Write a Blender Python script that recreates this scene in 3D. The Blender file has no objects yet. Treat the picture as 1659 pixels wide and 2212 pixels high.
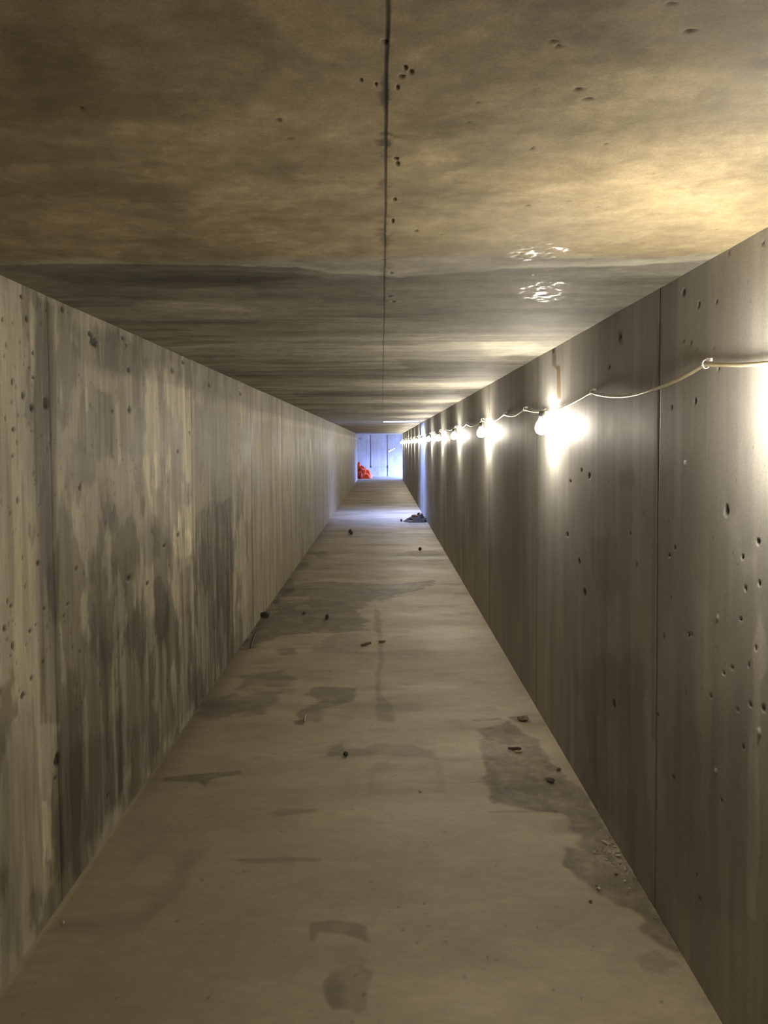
import bpy, math, random
import numpy as np
from mathutils import Matrix, Vector

random.seed(7)
C = bpy.context.scene.collection

# ------------------------------------------------------------------ camera, sky, exposure
F = 1810.0                      # focal length in pixels of the 1659 x 2212 frame
EYE = 1.57
PITCH = math.atan(85.0 / F)
ROLL = -0.0065
SHX, SHY = 3.5 / 2212, -60.0 / 2212
cam_d = bpy.data.cameras.new('camera')
cam = bpy.data.objects.new('camera', cam_d)
C.objects.link(cam)
cam_d.sensor_fit = 'VERTICAL'
cam_d.sensor_height = 36.0
cam_d.lens = 36.0 * F / 2212
cam_d.shift_x, cam_d.shift_y = SHX, SHY
cam_d.clip_start = 0.05
cam_d.clip_end = 300
MC = Matrix.Translation((0, 0, EYE)) @ Matrix.Rotation(math.pi / 2 - PITCH, 4, 'X') @ Matrix.Rotation(ROLL, 4, 'Z')
cam.matrix_world = MC
bpy.context.scene.camera = cam

SKY_COLOR, SKY_STRENGTH = (0.28, 0.39, 1.0), 150.0
LAMP_COLOR, LAMP_STRENGTH = (1.0, 0.91, 0.75), 545.0
w = bpy.data.worlds.new('sky')
bpy.context.scene.world = w
w.use_nodes = True
w.node_tree.nodes['Background'].inputs[0].default_value = (*SKY_COLOR, 1)
w.node_tree.nodes['Background'].inputs[1].default_value = SKY_STRENGTH
vs = bpy.context.scene.view_settings
vs.view_transform = 'Standard'
vs.look = 'None'
vs.gamma = 1
vs.use_curve_mapping = False
vs.exposure = 0.0

# ------------------------------------------------------------------ the tunnel's measures (metres)
XL, XR, ZC = -1.118, 0.91, 2.075
Y0, Y1 = -5.0, 37.6                 # tunnel behind the camera .. mouth
YE = 41.5                           # far wall of the chamber
HX0, HX1, HY0, HY1 = 0.03, 0.84, 18.15, 19.50  # roof hatch


def ray(px, py):
    cx, cy = 829.5 - SHX * 2212, 1106 + SHY * 2212
    d = Vector(((px - cx) / F, -(py - cy) / F, -1.0))
    return MC.to_3x3() @ d


def hit(surface, px, py):
    """where the sight line through a photo pixel meets a flat surface -> world point"""
    d = ray(px, py)
    o = Vector((0, 0, EYE))
    if surface == 'floor': t = -EYE / d.z
    elif surface == 'ceiling': t = (ZC - EYE) / d.z
    elif surface == 'left': t = XL / d.x
    elif surface == 'right': t = XR / d.x
    elif surface == 'end': t = YE / d.y
    return o + d * t


def suv(surface, px, py):
    p = hit(surface, px, py)
    if surface in ('floor', 'ceiling'): return (p.x, p.y)
    if surface == 'end': return (p.z, p.x)
    return (p.z, p.y)

# ------------------------------------------------------------------ numpy noise
def _h(ix, iy, s):
    n = (ix.astype(np.int64) * 374761393 + iy.astype(np.int64) * 668265263 + s * 1274126177) & 0xffffffff
    n = ((n ^ (n >> 13)) * 1274126177) & 0xffffffff
    n = (n ^ (n >> 16)) & 0xffffffff
    return n.astype(np.float64) / 4294967295.0


def vn(u, v, s=0):
    iu, iv = np.floor(u), np.floor(v)
    fu, fv = u - iu, v - iv
    fu = fu * fu * (3 - 2 * fu)
    fv = fv * fv * (3 - 2 * fv)
    iu = iu.astype(np.int64); iv = iv.astype(np.int64)
    a = _h(iu, iv, s); b = _h(iu + 1, iv, s); c = _h(iu, iv + 1, s); d = _h(iu + 1, iv + 1, s)
    return (a * (1 - fu) + b * fu) * (1 - fv) + (c * (1 - fu) + d * fu) * fv


def fbm(u, v, s=0, o=4, g=0.5):
    t = 0; a = 1; n = 0
    for k in range(o):
        t = t + a * vn(u * 2 ** k + 17.3 * k, v * 2 ** k + 5.1 * k, s + k * 31)
        n += a; a *= g
    return t / n            # 0..1, mean .5


def ss(a, b, x):
    t = np.clip((x - a) / (b - a), 0, 1)
    return t * t * (3 - 2 * t)


def lerp(a, b, t): return a + (b - a) * t


def poly_mask(U, V, pts, soft, warp=0.0, ws=6.0, seed=0):
    """1 inside the outline, 0 outside, over a soft (and ragged) edge of `soft` metres"""
    pts = np.array(pts)
    pad = soft * 2 + warp * 2
    out = np.zeros_like(U)
    box = (U > pts[:, 0].min() - pad) & (U < pts[:, 0].max() + pad) & (V > pts[:, 1].min() - pad) & (V < pts[:, 1].max() + pad)
    if not box.any(): return out
    u = U[box]; v = V[box]
    if warp:
        du = (fbm(u * ws, v * ws, seed + 5, 4) - .5) * 2 * warp * 2
        dv = (fbm(u * ws + 40, v * ws, seed + 9, 4) - .5) * 2 * warp * 2
        u = u + du; v = v + dv
    d = np.full(u.shape, 1e9); ins = np.zeros(u.shape, bool)
    n = len(pts)
    for i in range(n):
        a = pts[i]; b = pts[(i + 1) % n]
        e = b - a
        t = np.clip(((u - a[0]) * e[0] + (v - a[1]) * e[1]) / max(e @ e, 1e-9), 0, 1)
        d = np.minimum(d, np.hypot(u - a[0] - t * e[0], v - a[1] - t * e[1]))
        c = ((a[1] <= v) & (b[1] > v)) | ((b[1] <= v) & (a[1] > v))
        if abs(e[1]) > 1e-9:
            xx = a[0] + (v - a[1]) / e[1] * e[0]
            ins ^= c & (u < xx)
    sd = np.where(ins, d, -d)
    out[box] = ss(-soft, soft, sd)
    return out


class Surf:
    """a dense sheet of cast concrete: u across (x or height), v along the tunnel"""
    def __init__(s, kind, us, vs_):
        s.kind = kind
        s.us, s.vs = np.array(us), np.array(vs_)
        s.U, s.V = np.meshgrid(s.us, s.vs)
        s.rgb = np.ones(s.U.shape + (3,))
        s.dsp = np.zeros(s.U.shape)
        s.rgh = np.full(s.U.shape, 0.5)

    def base(s, c): s.rgb *= np.array(c)

    def mul(s, m, f):
        f = np.array(f if hasattr(f, '__len__') else (f, f, f), float)
        s.rgb *= 1 + m[..., None] * (f - 1)

    def stain(s, px, f, soft=.02, warp=.02, ws=8, seed=0, rough=None, mod=None):
        m = poly_mask(s.U, s.V, [suv(s.kind, *p) for p in px], soft, warp, ws, seed)
        if mod is not None: m = m * mod
        f = np.power(np.array(f, float), {'floor': 1.75, 'left': 1.7}.get(s.kind, 1.35))
        s.mul(m, f)
        if rough is not None: s.rgh = lerp(s.rgh, rough, m)
        return m

    def pit(s, px, py, su, sv, depth=.004, f=.3):
        u0, v0 = suv(s.kind, px, py)
        s.pit_uv(u0, v0, su, sv, depth, f)

    def pit_uv(s, u0, v0, su, sv, depth=.006, f=.45):
        i0, i1 = np.searchsorted(s.us, [u0 - 2 * su, u0 + 2 * su])
        j0, j1 = np.searchsorted(s.vs, [v0 - 2 * sv, v0 + 2 * sv])
        if i1 <= i0 or j1 <= j0: return
        U = s.U[j0:j1, i0:i1]; V = s.V[j0:j1, i0:i1]
        r = np.hypot((U - u0) / su, (V - v0) / sv) + (vn(U * 160, V * 160, 3) - .5) * .5
        m = 1 - ss(.6, 1.15, r)
        s.dsp[j0:j1, i0:i1] -= m * depth
        s.rgb[j0:j1, i0:i1] *= (1 + m * (f - 1))[..., None]  # dirt and the shadow inside the hole, put into the colour

    def line_v(s, v0, half, f, depth=.003, wob=.004, mod=1.0, seed=1):
        """a joint running across the sheet at v0"""
        d = np.abs(s.V - v0 - (vn(s.U * 3, s.U * 0 + 1, seed) - .5) * wob)
        half = np.maximum(half, np.gradient(s.vs)[:, None] * .6)
        m = (1 - ss(half * .5, half * 1.4, d)) * mod
        s.mul(m, f); s.dsp -= m * depth
        return d

    def build(s, name, mat, hole=None, back=.25):
        U, V, D = s.U, s.V, s.dsp
        if s.kind == 'floor': P = np.stack([U, V, D], -1); flip = False; nb = (0, 0, -back)
        elif s.kind == 'ceiling': P = np.stack([U, V, ZC - D], -1); flip = True; nb = (0, 0, back)
        elif s.kind == 'left': P = np.stack([XL + D, V, U], -1); flip = False; nb = (-back, 0, 0)
        elif s.kind == 'right': P = np.stack([XR - D, V, U], -1); flip = True; nb = (back, 0, 0)
        elif s.kind == 'end': P = np.stack([V, YE - D, U], -1); flip = False; nb = (0, back, 0)
        nv, nu = U.shape
        idx = np.arange(nv * nu).reshape(nv, nu)
        q = np.stack([idx[:-1, :-1], idx[:-1, 1:], idx[1:, 1:], idx[1:, :-1]], -1)
        if hole:
            cu = (s.us[:-1] + s.us[1:]) / 2; cv = (s.vs[:-1] + s.vs[1:]) / 2
            CU, CV = np.meshgrid(cu, cv)
            k = ~((CU > hole[0]) & (CU < hole[1]) & (CV > hole[2]) & (CV < hole[3]))
            q = q[k]
        q = q.reshape(-1, 4)
        if flip: q = q[:, ::-1]
        V3 = P.reshape(-1, 3)
        rgb = s.rgb.reshape(-1, 3); rg = s.rgh.reshape(-1)
        # solid back and rim so that the slab has its thickness
        if hole is None and back:
            cr = [idx[0, 0], idx[0, -1], idx[-1, -1], idx[-1, 0]]
            bk = V3[cr] + np.array(nb)
            n0 = len(V3)
            V3 = np.vstack([V3, bk])
            rgb = np.vstack([rgb, rgb[cr]]); rg = np.concatenate([rg, rg[cr]])
            ex = [[n0 + 3, n0 + 2, n0 + 1, n0]]
            for a in range(4): ex.append([cr[a], n0 + a, n0 + (a + 1) % 4, cr[(a + 1) % 4]])
            ex = np.array(ex)
            if flip: ex = ex[:, ::-1]
            q = np.vstack([q, ex])
        me = bpy.data.meshes.new(name)
        me.vertices.add(len(V3)); me.vertices.foreach_set('co', V3.astype(np.float32).ravel())
        me.loops.add(len(q) * 4); me.loops.foreach_set('vertex_index', q.astype(np.int32).ravel())
        me.polygons.add(len(q))
        me.polygons.foreach_set('loop_start', np.arange(0, len(q) * 4, 4, dtype=np.int32))
        me.polygons.foreach_set('loop_total', np.full(len(q), 4, np.int32))
        sm = np.ones(len(q), bool)
        if hole is None and back: sm[-5:] = False
        me.polygons.foreach_set('use_smooth', sm)
        me.update(calc_edges=True)
        a = me.attributes.new('tone', 'FLOAT_COLOR', 'POINT')
        a.data.foreach_set('color', np.hstack([np.clip(rgb, 0, 1), np.ones((len(rgb), 1))]).astype(np.float32).ravel())
        b = me.attributes.new('gloss', 'FLOAT', 'POINT')
        b.data.foreach_set('value', rg.astype(np.float32))
        me.materials.append(mat)
        o = bpy.data.objects.new(name, me); C.objects.link(o)
        o['kind'] = 'structure'
        return o

# ------------------------------------------------------------------ materials
def new_mat(name):
    m = bpy.data.materials.new(name); m.use_nodes = True
    return m, m.node_tree, m.node_tree.nodes['Principled BSDF']


def concrete(name, stretch, amp=.25, bump=.15, spec=.5):
    m, nt, bs = new_mat(name)
    N, L = nt.nodes, nt.links
    tc = N.new('ShaderNodeTexCoord')
    mp = N.new('ShaderNodeMapping'); mp.inputs['Scale'].default_value = stretch
    L.new(tc.outputs['Object'], mp.inputs[0])
    n1 = N.new('ShaderNodeTexNoise'); n1.inputs['Scale'].default_value = 30; n1.inputs['Detail'].default_value = 8
    n1.inputs['Roughness'].default_value = .65
    L.new(mp.outputs[0], n1.inputs['Vector'])
    n2 = N.new('ShaderNodeTexNoise'); n2.inputs['Scale'].default_value = 260; n2.inputs['Detail'].default_value = 3
    L.new(tc.outputs['Object'], n2.inputs['Vector'])
    mr = N.new('ShaderNodeMapRange'); mr.inputs['From Min'].default_value = .3; mr.inputs['From Max'].default_value = .7
    mr.inputs['To Min'].default_value = 1 - amp; mr.inputs['To Max'].default_value = 1 + amp * .8
    L.new(n1.outputs['Fac'], mr.inputs['Value'])
    m2 = N.new('ShaderNodeMapRange'); m2.inputs['From Min'].default_value = .3; m2.inputs['From Max'].default_value = .7
    m2.inputs['To Min'].default_value = .88; m2.inputs['To Max'].default_value = 1.12
    L.new(n2.outputs['Fac'], m2.inputs['Value'])
    mu = N.new('ShaderNodeMath'); mu.operation = 'MULTIPLY'
    L.new(mr.outputs[0], mu.inputs[0]); L.new(m2.outputs[0], mu.inputs[1])
    at = N.new('ShaderNodeAttribute'); at.attribute_name = 'tone'
    vm = N.new('ShaderNodeVectorMath'); vm.operation = 'SCALE'
    L.new(at.outputs['Color'], vm.inputs[0]); L.new(mu.outputs[0], vm.inputs['Scale'])
    L.new(vm.outputs[0], bs.inputs['Base Color'])
    ag = N.new('ShaderNodeAttribute'); ag.attribute_name = 'gloss'
    ra = N.new('ShaderNodeMath'); ra.operation = 'MULTIPLY_ADD'
    L.new(n1.outputs['Fac'], ra.inputs[0]); ra.inputs[1].default_value = .25
    sb = N.new('ShaderNodeMath'); sb.operation = 'SUBTRACT'; sb.inputs[1].default_value = .125
    L.new(ag.outputs['Fac'], sb.inputs[0]); L.new(sb.outputs[0], ra.inputs[2])
    L.new(ra.outputs[0], bs.inputs['Roughness'])
    bs.inputs['Specular IOR Level'].default_value = spec
    bp = N.new('ShaderNodeBump'); bp.inputs['Strength'].default_value = bump; bp.inputs['Distance'].default_value = .004
    ad = N.new('ShaderNodeMath'); ad.operation = 'ADD'
    L.new(n1.outputs['Fac'], ad.inputs[0])
    sc = N.new('ShaderNodeMath'); sc.operation = 'MULTIPLY'; sc.inputs[1].default_value = .15
    L.new(n2.outputs['Fac'], sc.inputs[0]); L.new(sc.outputs[0], ad.inputs[1])
    L.new(ad.outputs[0], bp.inputs['Height']); L.new(bp.outputs[0], bs.inputs['Normal'])
    return m


def simple(name, col, rough=.6, noise=.25, scale=30, bump=0.3, metallic=0, spec=.5, trans=0):
    m, nt, bs = new_mat(name)
    N, L = nt.nodes, nt.links
    tc = N.new('ShaderNodeTexCoord')
    n = N.new('ShaderNodeTexNoise'); n.inputs['Scale'].default_value = scale; n.inputs['Detail'].default_value = 6
    L.new(tc.outputs['Object'], n.inputs['Vector'])
    r = N.new('ShaderNodeValToRGB')
    r.color_ramp.elements[0].position = .3; r.color_ramp.elements[1].position = .7
    r.color_ramp.elements[0].color = (*[c * (1 - noise) for c in col], 1)
    r.color_ramp.elements[1].color = (*[min(1, c * (1 + noise)) for c in col], 1)
    L.new(n.outputs['Fac'], r.inputs[0]); L.new(r.outputs[0], bs.inputs['Base Color'])
    bs.inputs['Roughness'].default_value = rough
    bs.inputs['Metallic'].default_value = metallic
    bs.inputs['Specular IOR Level'].default_value = spec
    if bump:
        b = N.new('ShaderNodeBump'); b.inputs['Strength'].default_value = bump; b.inputs['Distance'].default_value = .003
        L.new(n.outputs['Fac'], b.inputs['Height']); L.new(b.outputs[0], bs.inputs['Normal'])
    return m


M_wall = concrete('wall_concrete', (1, 1, .16), .17, .10, .25)
M_wallr = concrete('right_wall_concrete', (1, 1, .2), .08, .03, .15)
M_ceil = concrete('ceiling_concrete', (1, 1, 1), .15, .12, .12)
M_floor = concrete('floor_concrete', (.5, 1, 1), .11, .15, .3)
M_end = concrete('chamber_concrete', (1, 1, .3), .15, .1)
M_cable = simple('cable_sheath', (.62, .56, .38), .35, .1, 60, .05)
M_clip = simple('clip_plastic', (.80, .80, .78), .4, .05, 60, 0)
M_socket = simple('socket_rubber', (.03, .03, .03), .5, .2, 60, .1)
M_stone = simple('grey_stone', (.14, .125, .10), .85, .4, 40, .6)
M_stone2 = simple('pale_stone', (.48, .44, .37), .8, .3, 40, .5)
M_brick = simple('reddish_stone', (.42, .22, .14), .85, .3, 40, .5)
M_dirt = simple('dark_dirt', (.055, .048, .036), .95, .4, 50, .8)
M_wood = simple('weathered_wood', (.14, .10, .065), .8, .4, 60, .4)
M_palew = simple('pale_wood', (.50, .42, .28), .7, .3, 60, .3)
M_leaf = simple('dead_leaf', (.07, .05, .032), .8, .4, 60, .4)
M_orange = simple('orange_plastic', (.85, .10, .02), .55, .35, 9, .4)
M_orange_dark = simple('orange_fold_shade', (.45, .04, .02), .6, .3, 12, .4)  # darker copy of the sheet's orange, fold shade put into the colour
M_steel = simple('rusty_steel', (.12, .08, .06), .6, .4, 60, .3, .5)

mb, nt, bs = new_mat('lit_bulb')
bs.inputs['Base Color'].default_value = (.9, .9, .9, 1)
bs.inputs['Emission Color'].default_value = (*LAMP_COLOR, 1)
bs.inputs['Emission Strength'].default_value = LAMP_STRENGTH
M_bulb = mb
M_bulb_dim = mb.copy(); M_bulb_dim.name = 'dim_bulb'
M_bulb_dim.node_tree.nodes['Principled BSDF'].inputs['Emission Strength'].default_value = 25.0

# ------------------------------------------------------------------ grids
def along(start, n, extra=()):
    """lines along the tunnel: coarse behind the camera, then ever wider steps"""
    a = np.linspace(Y0, start, 24, endpoint=False)
    b = start * np.exp(np.linspace(0, math.log(Y1 / start), n))
    v = np.concatenate([a, b, np.array(extra)])
    v = np.unique(np.round(v, 6))
    return v


SEAMS_L = [.66, 2.83, 4.93, 7.15, 9.35, 11.55, 13.75, 15.95, 20.3, 22.5, 24.7, 26.9, 29.1, 31.3, 33.5, 35.7]
SEAMS_R = [.60, 2.76, 4.93, 7.12, 9.35, 11.55, 13.75, 15.95, 20.3, 22.5, 24.7, 26.9, 29.1, 31.3, 33.5, 35.7]

# ------------------------------------------------------------------ ceiling
us = np.unique(np.round(np.concatenate([np.linspace(XL, XR, 420), np.linspace(-.045, .055, 70), [HX0, HX1]]), 6))
s = Surf('ceiling', us, along(.85, 1000, (HY0, HY1)))
U, V = s.U, s.V
near = 1 - ss(2.25, 2.34, V + (fbm(U * 3, V * 3, 2) - .5) * .10)
tan = np.array((.335, .275, .175)); grey = np.array((.355, .332, .276))
s.rgb = tan * near[..., None] + grey * (1 - near[..., None])
mot = lerp(fbm(U * 2.0, V * 4.0, 11, 6, .62), fbm(U * 3.4, V * 2.6, 13, 6, .62), near)
s.mul(np.ones_like(U), 1); s.rgb *= (1 + (mot - .5) * 1.0)[..., None]
s.rgb *= (1 + (fbm(U * 12, V * 8, 14, 6, .72) - .5) * .50)[..., None]
s.rgb *= (1 + (fbm(U * 14, V * 22, 12, 4, .65) - .5) * .40)[..., None]
# bands of formwork boards running across
bands = fbm(U * .5, V * 5, 21, 3, .7)
s.rgb *= (1 + (bands - .5) * (.55 * (1 - near) + .15))[..., None]
s.mul(ss(.53, .70, fbm(U * 2, V * 9, 33, 5)) * (1 - near), (.70, .70, .70))
s.mul(ss(.50, .60, fbm(U * 3.5, V * 5, 34, 6, .66)) * near, (1.16, 1.16, 1.15))
s.mul(ss(.52, .62, fbm(U * 4 + 7, V * 5, 35, 6, .66)) * near, (.84, .83, .81))
# pale lime edge just before the joint, dark damp concrete after it
ep = sorted(suv('ceiling', *p) for p in [(-40, 574), (200, 570), (430, 572), (640, 576), (720, 590), (860, 598), (960, 592), (1080, 582), (1200, 577), (1400, 572), (1560, 558)])
edge = np.interp(U, [p[0] for p in ep], [p[1] for p in ep]) + (fbm(U * 14, V * 10, 42, 4, .6) - .5) * .05
ef = ss(-.085, -.012, V - edge + (fbm(U * 5, V * 3, 46, 3) - .5) * .08) * (1 - ss(-.006, .006, V - edge)) * (.35 + .65 * ss(.3, .55, fbm(U * 5, V * 12, 4, 4)))
s.rgb = lerp(s.rgb, s.rgb * .35 + np.array((.50, .485, .41)) * .80, (ef * .8)[..., None])
s.mul(ss(0, .015, V - edge) * np.exp(-np.clip(V - edge, 0, 9) / .16) * ss(.15, .5, fbm(U * 1.3, V * 2, 43)), (.64, .65, .66))
s.mul(ss(0, .02, V - edge) * np.exp(-np.clip(V - edge, 0, 9) / .8) * ss(.35, .6, fbm(U * 1.6, V * 7, 44, 5, .6)), (.80, .81, .82))
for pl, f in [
    ([(60, 590), (420, 582), (640, 590), (700, 600), (420, 622), (150, 612)], .72),
    ([(520, 605), (830, 612), (820, 640), (560, 640)], .86),
    ([(690, 640), (830, 640), (830, 655), (700, 652)], .85),
    ([(860, 590), (1180, 577), (1330, 577), (1200, 596), (1000, 600), (870, 604)], .80),
    ([(180, 640), (520, 660), (520, 672), (220, 655)], 1.2),
    ([(0, 300), (560, 340), (560, 372), (0, 350)], .90),
    ([(560, 352), (830, 350), (830, 372), (560, 376)], .86),
    ([(850, 262), (1000, 248), (1080, 262), (1000, 300), (880, 295)], .90),
    ([(1030, 740), (1150, 735), (1180, 755), (1060, 775)], 1.2),  # soft sheen of the second lamp, put into the ceiling colour
    ([(860, 775), (1050, 782), (1050, 797), (880, 800)], .72),
    ([(500, 808), (830, 812), (830, 818), (520, 816)], .75),
    ([(620, 850), (1000, 845), (985, 853), (650, 858)], .80),
    ([(380, 385), (600, 380), (700, 410), (680, 470), (420, 480)], 1.10),
    ([(0, 60), (520, 20), (620, 120), (500, 260), (100, 250)], .86),
    ([(900, 90), (1300, 60), (1450, 110), (1100, 180)], .92),
    ([(1050, -80), (1800, -80), (1800, 130), (1400, 150), (1150, 60)], .80),  # darkened in colour to take down the near lamp's light here
    ([(440, 400), (820, 390), (820, 540), (380, 550)], 1.08)]:  # lightened in colour where the lamp light falls short
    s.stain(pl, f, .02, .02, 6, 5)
# joints
s.line_v(4.13, .008, .5, .003, .02)
for v0 in (6.26, 8.4, 10.5, 12.7, 14.8, 16.9, 21.2, 23.4, 25.6, 27.8, 30.0, 32.2, 34.4, 36.4): s.line_v(v0, .008, .7, .002, .02)
xs = .0095 + (fbm(V * 6, V * 0, 51, 4) - .5) * .004
d = np.abs(U - xs)
grime = (.35 + .65 * ss(.35, .65, fbm(U * 30, V * 9, 52, 4))) * np.exp(-np.clip(V - 1.0, 0, 40) / 1.8)
m = np.exp(-(d / (.0025 + .017 * ss(.25, .8, fbm(U * 70, V * 60, 54, 3)) * ss(.3, .7, vn(U * 0, V * 9, 56)))) ** 2)
s.mul(np.clip(m * grime * 1.2, 0, 1), (.26, .25, .24))
s.mul((1 - ss(.0012, .0045, d)) * (.6 + .4 * np.exp(-np.clip(V - 1, 0, 40) / 2)), .25)
s.mul(np.exp(-((U - xs - .0045) / .0012) ** 2) * ss(.4, .6, vn(V * 20, V * 0, 55)) * np.exp(-V / 2), 1.5)
s.dsp -= (1 - ss(.001, .004, d)) * .0006
for (x, y, a, b) in [(876, 145, 9, 7), (888, 154, 9, 6), (868, 164, 12, 6), (858, 188, 8, 7), (812, 180, 6, 5), (780, 172, 5, 5),
                     (855, 343, 9, 6), (858, 354, 8, 7), (852, 432, 7, 5), (848, 478, 6, 6), (900, 500, 7, 4), (1150, 322, 7, 7), (1248, 193, 16, 5),
                     (1270, 214, 14, 4), (1195, 90, 14, 5), (1207, 100, 12, 5), (1490, 66, 16, 5), (1142, 445, 10, 3), (1308, 312, 5, 4), (1450, 8, 12, 5),
                     (602, 258, 8, 6), (418, 218, 6, 5), (176, 234, 7, 5), (1035, 222, 5, 4), (1012, 264, 4, 4), (845, 590, 8, 4), (842, 640, 7, 3), (850, 652, 8, 3)]:
    p0 = suv('ceiling', x, y); sc = F / p0[1]
    s.pit_uv(p0[0], p0[1], a / sc * .72, b * p0[1] ** 2 / (F * .505) * .72, .0022, .34)
rs = np.random.RandomState(3)
for k in range(160): s.pit_uv(rs.uniform(XL, XR), rs.uniform(.9, 9), rs.uniform(.003, .007), rs.uniform(.003, .006), .002, .6)
s.rgh[:] = .67 + .05 * (1 - near) + (mot - .5) * .2
# seepage: shiny wet lime crust under the first lamps
for pl in ([(1105, 545), (1150, 530), (1195, 528), (1230, 540), (1215, 556), (1170, 562), (1120, 556)],
           [(1130, 622), (1175, 606), (1215, 612), (1225, 640), (1180, 655), (1140, 645)]):
    m = poly_mask(U, V, [suv('ceiling', *p) for p in pl], .02, .03, 12, 8)
    drop = ss(.50, .66, fbm(U * 60, V * 60, 66, 3))
    s.rgh = lerp(s.rgh, .30, m * drop)
    s.dsp -= m * drop * .0022
    s.mul(m * .5, (1.1, 1.12, 1.15))
s.dsp += (fbm(U * 2, V * 3, 70, 4) - .5) * .004
# real relief where the two pours meet
s.build('ceiling', M_ceil, (HX0, HX1, HY0, HY1))

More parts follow.
